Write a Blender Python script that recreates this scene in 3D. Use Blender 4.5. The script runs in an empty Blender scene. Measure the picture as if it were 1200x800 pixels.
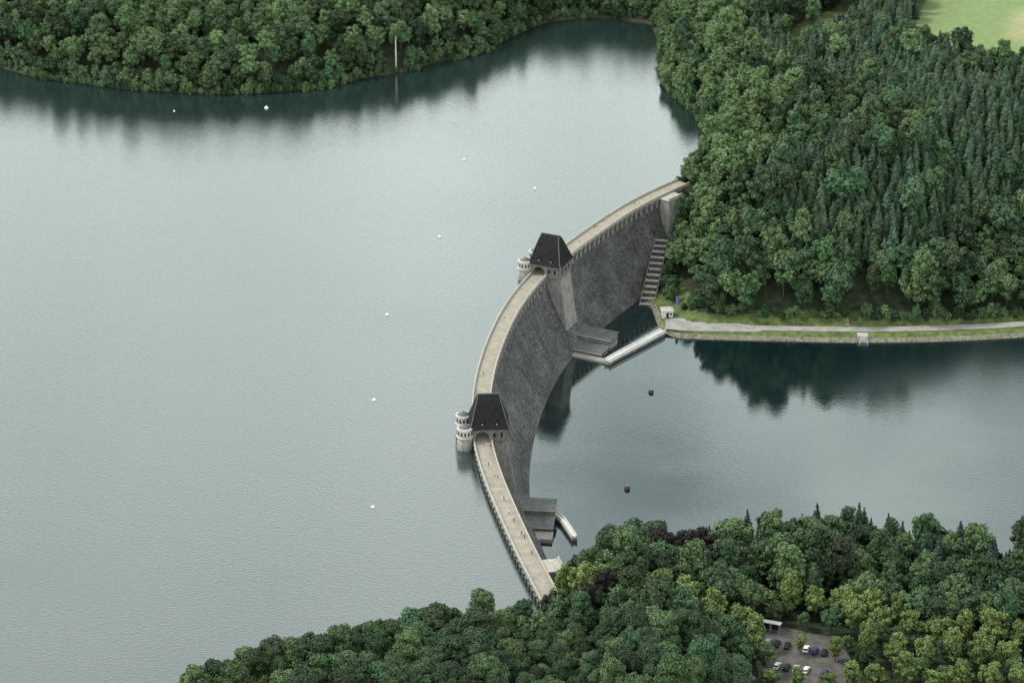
import bpy, bmesh, math, random
import numpy as np
from mathutils import Vector, Matrix
random.seed(7); rng=np.random.default_rng(7)
scene=bpy.context.scene
COL=scene.collection
def link(o): COL.objects.link(o); return o
# ------------------------------------------------------------ view, light
scene.view_settings.view_transform='Standard'; scene.view_settings.look='None'; scene.view_settings.exposure=0
cam=bpy.data.cameras.new("camera"); co=link(bpy.data.objects.new("camera",cam))
co.location=(0,0,500); co.rotation_euler=(math.radians(65),0,0)
cam.lens=108; cam.sensor_width=36; cam.clip_start=1; cam.clip_end=30000
scene.camera=co
SUN_EL=52; SUN_AZ=math.radians(-80)   # azimuth from +Y, clockwise
sd=bpy.data.lights.new("sun",'SUN'); so=link(bpy.data.objects.new("sun",sd))
sd.energy=2.6; sd.angle=math.radians(10); sd.color=(1,.97,.91)
dirv=Vector((math.sin(SUN_AZ)*math.cos(math.radians(SUN_EL)),math.cos(SUN_AZ)*math.cos(math.radians(SUN_EL)),math.sin(math.radians(SUN_EL))))
so.rotation_euler=dirv.to_track_quat('Z','Y').to_euler(); so.location=(0,1000,600)
W=bpy.data.worlds.new("World"); scene.world=W; W.use_nodes=True
nt=W.node_tree; nt.nodes.clear()
def N(nt,t,**k):
    n=nt.nodes.new(t)
    for a,b in k.items(): setattr(n,a,b)
    return n
wo=N(nt,'ShaderNodeOutputWorld'); bg=N(nt,'ShaderNodeBackground'); bg.inputs[1].default_value=.12
sky=N(nt,'ShaderNodeTexSky',sky_type='NISHITA'); sky.sun_disc=False; sky.sun_elevation=math.radians(SUN_EL); sky.sun_rotation=SUN_AZ
tc=N(nt,'ShaderNodeTexCoord'); mp=N(nt,'ShaderNodeMapping'); mp.inputs['Scale'].default_value=(1.3,1,3.4); mp.inputs['Location'].default_value=(.9,0,.35); mp.inputs['Rotation'].default_value=(0,.3,0)
nz=N(nt,'ShaderNodeTexNoise'); nz.inputs['Scale'].default_value=11; nz.inputs['Detail'].default_value=7; nz.inputs['Roughness'].default_value=.58
cr=N(nt,'ShaderNodeValToRGB'); cr.color_ramp.elements[0].position=.38; cr.color_ramp.elements[0].color=(5.6,6.3,6.5,1); cr.color_ramp.elements[1].position=.6; cr.color_ramp.elements[1].color=(14.0,14.5,13.9,1)
mx=N(nt,'ShaderNodeMixRGB'); mx.inputs[0].default_value=.9
nt.links.new(tc.outputs['Generated'],mp.inputs[0]); nt.links.new(mp.outputs[0],nz.inputs['Vector']); nt.links.new(nz.outputs['Fac'],cr.inputs[0])
nt.links.new(sky.outputs[0],mx.inputs[1]); nt.links.new(cr.outputs[0],mx.inputs[2]); 
sx_=N(nt,'ShaderNodeSeparateXYZ'); nt.links.new(tc.outputs['Generated'],sx_.inputs[0])
mr_=N(nt,'ShaderNodeMapRange'); mr_.inputs[1].default_value=.32; mr_.inputs[2].default_value=.56; mr_.inputs[3].default_value=1.85; mr_.inputs[4].default_value=.92; nt.links.new(sx_.outputs[2],mr_.inputs[0])
vs_=N(nt,'ShaderNodeVectorMath',operation='SCALE'); nt.links.new(mx.outputs[0],vs_.inputs[0]); nt.links.new(mr_.outputs[0],vs_.inputs['Scale'])
nt.links.new(vs_.outputs[0],bg.inputs[0]); nt.links.new(bg.outputs[0],wo.inputs[0])

# ------------------------------------------------------------ materials
def newmat(name):
    m=bpy.data.materials.new(name); m.use_nodes=True; t=m.node_tree
    b=t.nodes['Principled BSDF']; b.inputs['Roughness'].default_value=.85
    b.inputs['Specular IOR Level'].default_value=.25
    return m,t,b
def noisemat(name,c1,c2,scale=1.0,rough=.85,detail=5,bump=0.0,coord='Object',lo=.35,hi=.65,stretch=(1,1,1)):
    m,t,b=newmat(name); b.inputs['Roughness'].default_value=rough
    tc=N(t,'ShaderNodeTexCoord'); mp=N(t,'ShaderNodeMapping'); mp.inputs['Scale'].default_value=stretch
    n=N(t,'ShaderNodeTexNoise'); n.inputs['Scale'].default_value=scale; n.inputs['Detail'].default_value=detail; n.inputs['Roughness'].default_value=.65
    r=N(t,'ShaderNodeValToRGB'); r.color_ramp.elements[0].position=lo; r.color_ramp.elements[1].position=hi
    r.color_ramp.elements[0].color=(*c1,1); r.color_ramp.elements[1].color=(*c2,1)
    t.links.new(tc.outputs[coord],mp.inputs[0]); t.links.new(mp.outputs[0],n.inputs['Vector']); t.links.new(n.outputs['Fac'],r.inputs[0]); t.links.new(r.outputs[0],b.inputs['Base Color'])
    if bump:
        bp=N(t,'ShaderNodeBump'); bp.inputs['Strength'].default_value=bump; bp.inputs['Distance'].default_value=.2
        t.links.new(n.outputs['Fac'],bp.inputs['Height']); t.links.new(bp.outputs[0],b.inputs['Normal'])
    return m
M_deck=noisemat("deck_paving",(.21,.19,.155),(.385,.352,.29),.35,lo=.25,hi=.7,detail=8)
M_coping=noisemat("pale_coping",(.28,.265,.225),(.46,.44,.385),.8,lo=.3)
M_stone=noisemat("grey_stone",(.085,.083,.078),(.22,.213,.195),.9,bump=.5)
M_palestone=noisemat("pale_stone",(.16,.155,.142),(.31,.30,.275),.8,bump=.4,stretch=(1,1,.4))
M_slate=noisemat("dark_slate",(.006,.0065,.007),(.032,.032,.033),2.2,rough=.85,stretch=(1,1,.35),lo=.3,hi=.7,bump=.5)
M_slate.node_tree.nodes['Principled BSDF'].inputs['Specular IOR Level'].default_value=.12
M_roofgrey=noisemat("grey_roofing",(.085,.088,.09),(.145,.148,.15),.5,rough=.6)
M_white=noisemat("white_plaster",(.52,.52,.49),(.70,.70,.67),1.0)
M_conc=noisemat("light_concrete",(.34,.33,.295),(.50,.49,.45),.7)
M_step=noisemat("weathered_step_stone",(.20,.195,.175),(.42,.41,.375),1.1,lo=.3,hi=.7)
M_dark=noisemat("dark_opening",(.008,.008,.009),(.02,.02,.02),1)
M_asph=noisemat("asphalt",(.07,.066,.06),(.13,.125,.115),.4)
M_path=noisemat("pale_road",(.25,.245,.23),(.37,.36,.34),.3)
M_bark=noisemat("bark",(.05,.038,.028),(.11,.09,.07),3,stretch=(1,1,.2))
M_birch=noisemat("birch_bark",(.42,.41,.37),(.65,.63,.57),3)
M_metal=noisemat("galvanised_metal",(.3,.3,.3),(.4,.4,.4),3,rough=.5)
M_blue=noisemat("blue_cloth",(.05,.12,.32),(.07,.16,.40),2)
M_buoyw=noisemat("white_buoy_paint",(.7,.7,.68),(.82,.82,.8),2,rough=.5)
M_buoyd=noisemat("dark_buoy_paint",(.03,.018,.015),(.07,.04,.03),2,rough=.6)
M_tyre=noisemat("tyre_rubber",(.015,.015,.015),(.03,.03,.03),3)
M_glass=noisemat("dark_glass",(.02,.025,.03),(.03,.035,.04),2,rough=.15)
M_risershade=noisemat("painted_riser_shade",(.045,.045,.04),(.12,.117,.105),1.2)  # dark stone colour that paints step shadows onto the cascade risers
def masonry():
    m,t,b=newmat("dam_masonry"); b.inputs['Roughness'].default_value=.9
    uv=N(t,'ShaderNodeUVMap'); 
    br=N(t,'ShaderNodeTexBrick'); br.inputs['Scale'].default_value=1; br.inputs['Brick Width'].default_value=1.5; br.inputs['Row Height'].default_value=.8; br.inputs['Mortar Size'].default_value=.06
    br.inputs['Color1'].default_value=(.050,.052,.052,1); br.inputs['Color2'].default_value=(.118,.120,.117,1); br.inputs['Mortar'].default_value=(.15,.152,.148,1); br.inputs['Bias'].default_value=-.1
    t.links.new(uv.outputs[0],br.inputs['Vector'])
    def nz(scale,str3,lo,hi,c1,c2,det=5):
        mp=N(t,'ShaderNodeMapping'); mp.inputs['Scale'].default_value=str3
        n=N(t,'ShaderNodeTexNoise'); n.inputs['Scale'].default_value=scale; n.inputs['Detail'].default_value=det; n.inputs['Roughness'].default_value=.7
        r=N(t,'ShaderNodeValToRGB'); r.color_ramp.elements[0].position=lo; r.color_ramp.elements[1].position=hi
        r.color_ramp.elements[0].color=c1; r.color_ramp.elements[1].color=c2
        t.links.new(uv.outputs[0],mp.inputs[0]); t.links.new(mp.outputs[0],n.inputs['Vector']); t.links.new(n.outputs['Fac'],r.inputs[0]); return r
    a=nz(.35,(1,.2,1),.38,.6,(.68,.68,.69,1),(1.15,1.15,1.14,1))
    c=nz(.07,(1,1.3,1),.32,.66,(.6,.6,.61,1),(1.32,1.32,1.31,1))
    e=nz(.5,(1.4,.16,1),.64,.78,(0,0,0,1),(.085,.085,.08,1))
    f=nz(.9,(1,1.5,1),.36,.66,(.6,.6,.6,1),(1.45,1.45,1.44,1),8)
    m1=N(t,'ShaderNodeMixRGB',blend_type='MULTIPLY'); m1.inputs[0].default_value=1
    m2=N(t,'ShaderNodeMixRGB',blend_type='MULTIPLY'); m2.inputs[0].default_value=1
    m4=N(t,'ShaderNodeMixRGB',blend_type='MULTIPLY'); m4.inputs[0].default_value=1
    m3=N(t,'ShaderNodeMixRGB',blend_type='ADD'); m3.inputs[0].default_value=1
    t.links.new(br.outputs[0],m1.inputs[1]); t.links.new(a.outputs[0],m1.inputs[2]); t.links.new(m1.outputs[0],m2.inputs[1]); t.links.new(c.outputs[0],m2.inputs[2])
    t.links.new(m2.outputs[0],m4.inputs[1]); t.links.new(f.outputs[0],m4.inputs[2])
    t.links.new(m4.outputs[0],m3.inputs[1]); t.links.new(e.outputs[0],m3.inputs[2]); t.links.new(m3.outputs[0],b.inputs['Base Color'])
    bp=N(t,'ShaderNodeBump'); bp.inputs['Strength'].default_value=.6; bp.inputs['Distance'].default_value=.25
    t.links.new(f.outputs[0],bp.inputs['Height']); t.links.new(bp.outputs[0],b.inputs['Normal'])
    return m
M_dam=masonry()
def leafmat(name,src):
    m,t,b=newmat(name); b.inputs['Roughness'].default_value=.65; b.inputs['Specular IOR Level'].default_value=.2
    if src=='obj': s=N(t,'ShaderNodeObjectInfo'); c=s.outputs['Color']
    else: s=N(t,'ShaderNodeAttribute'); s.attribute_name='tint'; c=s.outputs['Color']
    g=N(t,'ShaderNodeNewGeometry'); n=N(t,'ShaderNodeTexNoise'); n.inputs['Scale'].default_value=.45; n.inputs['Detail'].default_value=3
    t.links.new(g.outputs['Position'],n.inputs['Vector'])
    r=N(t,'ShaderNodeMapRange'); r.inputs[1].default_value=.3; r.inputs[2].default_value=.7; r.inputs[3].default_value=.75; r.inputs[4].default_value=1.25
    t.links.new(n.outputs['Fac'],r.inputs[0])
    r2=N(t,'ShaderNodeMapRange'); r2.inputs[3].default_value=.72; r2.inputs[4].default_value=1.33
    t.links.new(g.outputs['Random Per Island'],r2.inputs[0])
    mu=N(t,'ShaderNodeMath',operation='MULTIPLY'); t.links.new(r.outputs[0],mu.inputs[0]); t.links.new(r2.outputs[0],mu.inputs[1])
    v=N(t,'ShaderNodeVectorMath',operation='SCALE'); t.links.new(c,v.inputs[0]); t.links.new(mu.outputs[0],v.inputs['Scale'])
    t.links.new(v.outputs[0],b.inputs['Base Color'])
    return m
M_leaf=leafmat("foliage",'obj'); M_leafs=leafmat("foliage_mass",'attr')
def water(name,dcol,gcol,ior,rough,bscale,bstr,wind,open_x=None):
    m=bpy.data.materials.new(name); m.use_nodes=True; t=m.node_tree; t.nodes.clear()
    o=N(t,'ShaderNodeOutputMaterial'); d=N(t,'ShaderNodeBsdfDiffuse'); g=N(t,'ShaderNodeBsdfGlossy'); x=N(t,'ShaderNodeMixShader'); f=N(t,'ShaderNodeFresnel')
    f.inputs[0].default_value=ior; d.inputs[0].default_value=(*dcol,1); g.inputs[0].default_value=(*gcol,1)
    tc=N(t,'ShaderNodeTexCoord')
    w=N(t,'ShaderNodeTexNoise'); w.inputs['Scale'].default_value=.012; w.inputs['Detail'].default_value=4
    mpw=N(t,'ShaderNodeMapping'); mpw.inputs['Scale'].default_value=(.7,1.2,1); t.links.new(tc.outputs['Object'],mpw.inputs[0]); t.links.new(mpw.outputs[0],w.inputs['Vector'])
    fac=w.outputs['Fac']
    if open_x:  # more wind-ruffled towards the open end of the basin
        sp=N(t,'ShaderNodeSeparateXYZ'); t.links.new(tc.outputs['Object'],sp.inputs[0])
        q=N(t,'ShaderNodeMapRange'); q.inputs[1].default_value=open_x[0]; q.inputs[2].default_value=open_x[1]; q.inputs[3].default_value=-.12; q.inputs[4].default_value=.42; t.links.new(sp.outputs[0],q.inputs[0])
        ad=N(t,'ShaderNodeMath',operation='ADD'); t.links.new(fac,ad.inputs[0]); t.links.new(q.outputs[0],ad.inputs[1]); fac=ad.outputs[0]
    rr=N(t,'ShaderNodeMapRange'); rr.inputs[1].default_value=.38; rr.inputs[2].default_value=.75; rr.inputs[3].default_value=rough; rr.inputs[4].default_value=rough*wind; t.links.new(fac,rr.inputs[0]); t.links.new(rr.outputs[0],g.inputs['Roughness'])
    mp=N(t,'ShaderNodeMapping'); mp.inputs['Scale'].default_value=(.6,1.3,1); mp.inputs['Rotation'].default_value=(0,0,.5)
    n=N(t,'ShaderNodeTexNoise'); n.inputs['Scale'].default_value=bscale; n.inputs['Detail'].default_value=3; n.inputs['Roughness'].default_value=.6
    t.links.new(tc.outputs['Object'],mp.inputs[0]); t.links.new(mp.outputs[0],n.inputs['Vector'])
    b=N(t,'ShaderNodeBump'); b.inputs['Distance'].default_value=.15
    bs=N(t,'ShaderNodeMapRange'); bs.inputs[1].default_value=.38; bs.inputs[2].default_value=.8; bs.inputs[3].default_value=bstr; bs.inputs[4].default_value=min(.9,bstr*(6 if open_x else 1.6)); t.links.new(fac,bs.inputs[0]); t.links.new(bs.outputs[0],b.inputs['Strength'])
    t.links.new(n.outputs['Fac'],b.inputs['Height'])
    for q in (g,f,d): t.links.new(b.outputs[0],q.inputs['Normal'])
    t.links.new(f.outputs[0],x.inputs[0]); t.links.new(d.outputs[0],x.inputs[1]); t.links.new(g.outputs[0],x.inputs[2]); t.links.new(x.outputs[0],o.inputs[0])
    return m
M_lake=water("lake_water",(.014,.027,.026),(.955,1,.985),2.85,.06,.85,.38,1.9)
M_basin=water("basin_water",(.004,.012,.013),(.90,.99,.985),2.2,.025,.7,.08,9,(118,185))

# ------------------------------------------------------------ helpers
def setlab(o,label,cat,group=None):
    o["label"]=label; o["category"]=cat
    if group: o["group"]=group
def mesh(name,verts,faces,mat=None,parent=None,smooth=False):
    me=bpy.data.meshes.new(name); me.from_pydata([tuple(v) for v in verts],[],faces); me.update()
    if mat: me.materials.append(mat)
    if smooth: me.polygons.foreach_set('use_smooth',[True]*len(me.polygons))
    o=link(bpy.data.objects.new(name,me))
    if parent: o.parent=parent
    return o
def fixn(o):
    bm=bmesh.new(); bm.from_mesh(o.data); bmesh.ops.recalc_face_normals(bm,faces=bm.faces); bm.to_mesh(o.data); bm.free(); return o
def empty(name,loc,rz=0):
    e=link(bpy.data.objects.new(name,None)); e.location=loc; e.rotation_euler=(0,0,rz); e.empty_display_size=1; return e
def box(name,x0,x1,y0,y1,z0,z1,mat,parent=None,bev=0):
    v=[(x,y,z) for z in (z0,z1) for y in (y0,y1) for x in (x0,x1)]
    f=[(0,2,3,1),(4,5,7,6),(0,1,5,4),(2,6,7,3),(0,4,6,2),(1,3,7,5)]
    o=mesh(name,v,f,mat,parent)
    if bev:
        bm=bmesh.new(); bm.from_mesh(o.data); bmesh.ops.bevel(bm,geom=bm.edges[:],offset=bev,segments=2,affect='EDGES'); bm.to_mesh(o.data); bm.free()
    return o
def loft(name,rings,mat,parent=None,smooth=False,cap=True):
    n=len(rings[0]); v=[p for r in rings for p in r]; f=[]
    for k in range(len(rings)-1):
        for i in range(n):
            j=(i+1)%n; f.append((k*n+i,k*n+j,(k+1)*n+j,(k+1)*n+i))
    if cap: f.append(tuple(range(n))[::-1]); f.append(tuple(range((len(rings)-1)*n,len(rings)*n)))
    return fixn(mesh(name,v,f,mat,parent,smooth))
def rect(x0,x1,y0,y1,z): return [(x0,y0,z),(x1,y0,z),(x1,y1,z),(x0,y1,z)]
def lathe(name,prof,mat,parent=None,seg=24,smooth=True,c=(0,0)):
    rings=[[(c[0]+r*math.cos(2*math.pi*i/seg),c[1]+r*math.sin(2*math.pi*i/seg),z) for i in range(seg)] for r,z in prof]
    return loft(name,rings,mat,parent,smooth)
def extr(name,poly,t0,t1,mat,parent=None):   # poly in (x,z), extruded along y
    n=len(poly); v=[(x,t0,z) for x,z in poly]+[(x,t1,z) for x,z in poly]
    f=[tuple(range(n)),tuple(range(n,2*n))[::-1]]+[(i,(i+1)%n,n+(i+1)%n,n+i) for i in range(n)]
    return fixn(mesh(name,v,f,mat,parent))
def copytree(src,loc,rz,scale=1):
    o=src.copy(); COL.objects.link(o); o.location=loc; o.rotation_euler=(0,0,rz); o.scale=(scale,)*3
    for ch in src.children:
        c=ch.copy(); COL.objects.link(c); c.parent=o
    return o
# ------------------------------------------------------------ survey data (metres)
CR=[(13,866),(11,873.6),(4.3,900.6),(-2.9,933.9),(-7.6,958),(-10.7,981.3),(-11.6,1003),(-11,1024),(-9.4,1044),(-6.3,1066),(-1.5,1091),(4.6,1113),(11,1130),(17.8,1144),(25.5,1159),(36,1177),(49.5,1199),(63,1216),(75,1229)]
def resample(P,step):
    P=np.array(P,float); out=[]
    for i in range(len(P)-1):
        p0=P[max(i-1,0)];p1=P[i];p2=P[i+1];p3=P[min(i+2,len(P)-1)]
        for t in np.linspace(0,1,20,endpoint=False):
            out.append(.5*((2*p1)+(-p0+p2)*t+(2*p0-5*p1+4*p2-p3)*t*t+(-p0+3*p1-3*p2+p3)*t**3))
    out.append(P[-1]); out=np.array(out); s=np.r_[0,np.cumsum(np.linalg.norm(np.diff(out,axis=0),axis=1))]
    q=np.arange(0,s[-1],step); return np.c_[np.interp(q,s,out[:,0]),np.interp(q,s,out[:,1])]
CL=resample(CR,2.0)
for _ in range(60):
    CL[1:-1]=.5*CL[1:-1]+.25*(CL[:-2]+CL[2:])
T=np.gradient(CL,axis=0); T/=np.linalg.norm(T,axis=1)[:,None]; NN=np.c_[T[:,1],-T[:,0]]
ARC=np.r_[0,np.cumsum(np.linalg.norm(np.diff(CL,axis=0),axis=1))]
def at(i,s): return CL[i]+NN[i]*s
def nearest(x,y): return int(np.argmin((CL[:,0]-x)**2+(CL[:,1]-y)**2))
lake_shore=[(-900,1700),(-600,1520),(-400,1415),(-307,1392),(-244,1382),(-221,1366),(-200,1359),(-180,1352),(-143,1345),(-119,1347),(-92,1352),(-68,1368),(-49,1377),(-37,1389),(-16,1401),(0,1426),(17,1448),(38,1454),(51,1452),(70,1444),(73,1404),(72,1356),(79,1334),(86,1311),(89,1285),(85,1264),(77,1244),(72,1232)]
near_shore=[(10,872),(13,858),(11,852),(0,846),(-16,839),(-40,829),(-71,819),(-94,801),(-127,773),(-200,700),(-400,640),(-900,600)]
i_far=nearest(72,1226); i_near=nearest(11,874)
lake=lake_shore+[tuple(at(i,-.5)) for i in range(i_far,i_near,-4)]+near_shore
dn_far=[(53,1171),(58,1162),(60,1144),(66,1134),(80,1132),(138,1129),(173,1130),(208,1134),(280,1147),(420,1175),(900,1230)]
dn_near=[(900,930),(420,950),(241,952),(179,943),(150,946),(136,952),(121,958),(103,958),(85,953),(69,946),(48,943),(30,946),(23,948),(16,930)]
ia=nearest(-1,925); ib=nearest(33,1172)
down=dn_far+dn_near+[tuple(at(i,.5)) for i in range(ia,ib,4)]
def sdist(px,py,poly,closed=True):
    P=np.array(poly,float); Q=np.roll(P,-1,axis=0)
    if not closed: P=P[:-1]; Q=Q[:-1]
    best=np.full(px.shape,1e18); ins=np.zeros(px.shape,bool)
    for (ax,ay),(bx,by) in zip(P,Q):
        dx,dy=bx-ax,by-ay; L=dx*dx+dy*dy+1e-9
        t=np.clip(((px-ax)*dx+(py-ay)*dy)/L,0,1)
        best=np.minimum(best,(px-ax-t*dx)**2+(py-ay-t*dy)**2)
        if closed:
            c=((ay>py)!=(by>py)); 
            xi=(bx-ax)*(py-ay)/((by-ay) if by!=ay else 1e-9)+ax
            ins^=(c&(px<xi))
    d=np.sqrt(best)
    return np.where(ins,-d,d) if closed else d
def smooth(a,lo,hi):
    t=np.clip((a-lo)/(hi-lo),0,1); return t*t*(3-2*t)
ZB=-25.0
def height(x,y):
    dl=sdist(x,y,lake); dd=sdist(x,y,down); dc=sdist(x,y,CL[::6],False)
    nz=2.2*np.sin(x*.021+1)*np.cos(y*.017)+1.2*np.sin(x*.06+y*.045)+.5*np.sin(x*.17-y*.13)
    m=np.minimum(dl,dd)
    isC=y<1040
    top=np.where(isC,5+.04*m,12+.09*m)+nz*np.clip(m/40,0,1)
    top=np.minimum(top,2.4+np.clip(dc-9,0,None)*.25)
    hl=np.where(dl<4,.8*(dl+1),4+.5*(dl-4))
    sl=.45+(.13-.45)*smooth(x,25,80)
    hC=-26+sl*dd
    slB=.42+.36*smooth(x,78,112)*(1-.8*smooth(x,160,190))
    hB=np.where(dd<3.4,-27.95+.86*dd,np.where(dd<12,ZB-.05,ZB-.05+slB*(dd-12)))
    hd=np.where(isC,hC,hB); hd=np.where(dd<0,np.where(isC,-26,-27.95)+.6*dd,hd)
    h=np.minimum(np.minimum(hl,hd),top)
    h=np.where(dl<0,np.maximum(.8*(dl+1),-14),h); h=np.where(dd<0,np.maximum(hd,-32),h)
    k=smooth(x,62,78)*smooth(-y,-890,-880)*(1-smooth(-y,-835,-800)); h=np.where(isC,h*(1-k)+(-16)*k,h)
    return h,dl,dd,dc
# ------------------------------------------------------------ ground
def axis(lo,hi,step,fine=None,fs=1.5,far=9000):
    a=[lo]
    while a[-1]<hi:
        a.append(a[-1]+(fs if fine and fine[0]<=a[-1]<fine[1] else step))
    s=step; L=[]
    while a[-1]<far: s*=1.5; a.append(a[-1]+s)
    s=step; b=a[0]
    while b>-far: s*=1.5; b-=s; L.append(b)
    return np.array(L[::-1]+a)
ax=axis(-320,330,3,(36,100),2); ay=axis(740,1600,3,(1118,1180),1.2)
GX,GY=np.meshgrid(ax,ay); H_,DL,DD,DC=height(GX,GY)
nx,ny=len(ax),len(ay)
V=np.stack([GX,GY,H_],-1).reshape(-1,3)
idx=np.arange(nx*ny).reshape(ny,nx); F=np.stack([idx[:-1,:-1],idx[:-1,1:],idx[1:,1:],idx[1:,:-1]],-1).reshape(-1,4)
def npmesh(name,V,tris,quads,mats,matidx=None,tint=None):
    me=bpy.data.meshes.new(name); nt_,nq=len(tris),len(quads)
    me.vertices.add(len(V)); me.vertices.foreach_set('co',np.asarray(V,np.float32).ravel())
    li=np.concatenate([np.asarray(tris,np.int32).ravel(),np.asarray(quads,np.int32).ravel()]).astype(np.int32)
    me.loops.add(len(li)); me.loops.foreach_set('vertex_index',li)
    me.polygons.add(nt_+nq)
    st=np.concatenate([np.arange(nt_)*3,nt_*3+np.arange(nq)*4]).astype(np.int32)
    me.polygons.foreach_set('loop_start',st)
    try: me.polygons.foreach_set('loop_total',np.concatenate([np.full(nt_,3),np.full(nq,4)]).astype(np.int32))
    except Exception: pass
    for m in mats: me.materials.append(m)
    if matidx is not None: me.polygons.foreach_set('material_index',np.asarray(matidx,np.int32))
    if tint is not None:
        a=me.attributes.new('tint','FLOAT_COLOR','POINT'); a.data.foreach_set('color',np.asarray(tint,np.float32).ravel())
    me.update(calc_edges=True); return me
MEADOW=[(174,1346),(192,1386),(208,1440),(400,1440),(400,1262),(250,1282),(214,1308)]
MEADOW2=[(120,1350),(142,1400),(166,1430),(170,1390),(144,1350)]
md=sdist(GX,GY,MEADOW); md2=sdist(GX,GY,MEADOW2)
grass=((DD>0)&(DD<17)&(GY>1040)).astype(float); grass=np.maximum(grass,1.0*smooth(-md,-4,2)); grass=np.maximum(grass,.7*smooth(-md2,-4,2))
soil=((DL<.5)&(DL>-6)).astype(float)
base=np.zeros((ny,nx,4)); base[...,3]=1
cf=np.array([.026,.037,.018]); cg=np.array([.10,.135,.045]); cs=np.array([.05,.042,.026])
c=cf[None,None]*(1-grass[...,None])+cg*grass[...,None]; c=c*(1-soil[...,None])+cs*soil[...,None]
mdw=smooth(-md,-4,2)[...,None]; c=c*(1-mdw)+np.array([.17,.235,.095])*mdw
tan=.7*smooth(-sdist(GX,GY,[(232,1352),(240,1380),(290,1385),(290,1338),(250,1338)]),-8,3)[...,None]
c=c*(1-tan)+np.array([.34,.30,.17])*tan
base[...,:3]=c; base[...,3]=1-.75*mdw[...,0]
gme=npmesh("ground",V,np.zeros((0,3)),F,[],tint=base.reshape(-1,4))
mg,t,b=newmat("ground_cover")
at_=N(t,'ShaderNodeAttribute'); at_.attribute_name='tint'; g=N(t,'ShaderNodeNewGeometry'); n=N(t,'ShaderNodeTexNoise'); n.inputs['Scale'].default_value=.35; n.inputs['Detail'].default_value=8
r=N(t,'ShaderNodeMapRange'); r.inputs[1].default_value=.3; r.inputs[2].default_value=.7; r.inputs[3].default_value=-.5; r.inputs[4].default_value=.5
v=N(t,'ShaderNodeVectorMath',operation='SCALE'); mm=N(t,'ShaderNodeMath',operation='MULTIPLY_ADD'); mm.inputs[2].default_value=1
t.links.new(g.outputs['Position'],n.inputs['Vector']); t.links.new(n.outputs['Fac'],r.inputs[0]); t.links.new(at_.outputs['Color'],v.inputs[0]); t.links.new(r.outputs[0],mm.inputs[0]); t.links.new(at_.outputs['Alpha'],mm.inputs[1]); t.links.new(mm.outputs[0],v.inputs['Scale']); t.links.new(v.outputs[0],b.inputs['Base Color'])
gme.materials.append(mg); gme.polygons.foreach_set('use_smooth',[True]*len(gme.polygons))
go=link(bpy.data.objects.new("ground",gme)); go["kind"]="structure"
def sheet(name,poly,z,mat,kind="structure"):
    o=mesh(name,[(x,y,z) for x,y in poly],[tuple(range(len(poly)))],mat); 
    if o.data.polygons[0].normal.z<0: o.data.flip_normals()
    o["kind"]=kind; return o
sheet("lake_water",lake,0,M_lake); sheet("basin_water",down,-27,M_basin)
def strip(name,pts,w,z,mat,step=3):
    P=resample(pts,step); t_=np.gradient(P,axis=0); t_/=np.linalg.norm(t_,axis=1)[:,None]; n_=np.c_[t_[:,1],-t_[:,0]]
    v=[];f=[]
    for i in range(len(P)):
        a=P[i]-n_[i]*w/2; b_=P[i]+n_[i]*w/2; v+=[(a[0],a[1],z),(b_[0],b_[1],z)]
        if i: k=2*i; f.append((k-2,k-1,k+1,k))
    o=mesh(name,v,f,mat)
    if o.data.polygons[0].normal.z<0: o.data.flip_normals()
    o["kind"]="structure"; return o
strip("road",[(72,1140),(90,1139.2),(142,1137.6),(173,1138.9),(209,1142.9),(280,1156.5),(380,1178)],4.6,ZB+.05,M_path)
sheet("plaza_pavement",[(62.5,1138),(70,1136.2),(84,1135.6),(102,1135.2),(97,1142),(88,1144),(78,1146),(68,1149),(63,1147)],ZB+.02,M_path)
sheet("car_park_pavement",[(78,884),(92,882),(108,875),(112,852),(104,842),(80,842)],-15.9,M_asph)
def bankwall():
    P=resample(dn_far[:-1],2.5); t_=np.gradient(P,axis=0); t_/=np.linalg.norm(t_,axis=1)[:,None]; n_=np.c_[-t_[:,1],t_[:,0]]
    prof=[(-.6,-29),(0,-27.4),(1.7,-25.75),(2.2,-25.7),(2.5,-26.6)]
    v=[];f=[];m=len(prof)
    for i in range(len(P)):
        for s,z in prof: q=P[i]+n_[i]*s; v.append((q[0],q[1],z))
        if i:
            for k in range(m-1): a=(i-1)*m+k; f.append((a,a+m,a+m+1,a+1))
    o=mesh("retaining_wall",v,f,noisemat("rubble_bank",(.06,.065,.035),(.26,.245,.19),.7,lo=.3,hi=.65,bump=.6)); 
    setlab(o,"low sloping rubble stone bank wall beside the basin water","wall"); return o
bankwall()
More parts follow.
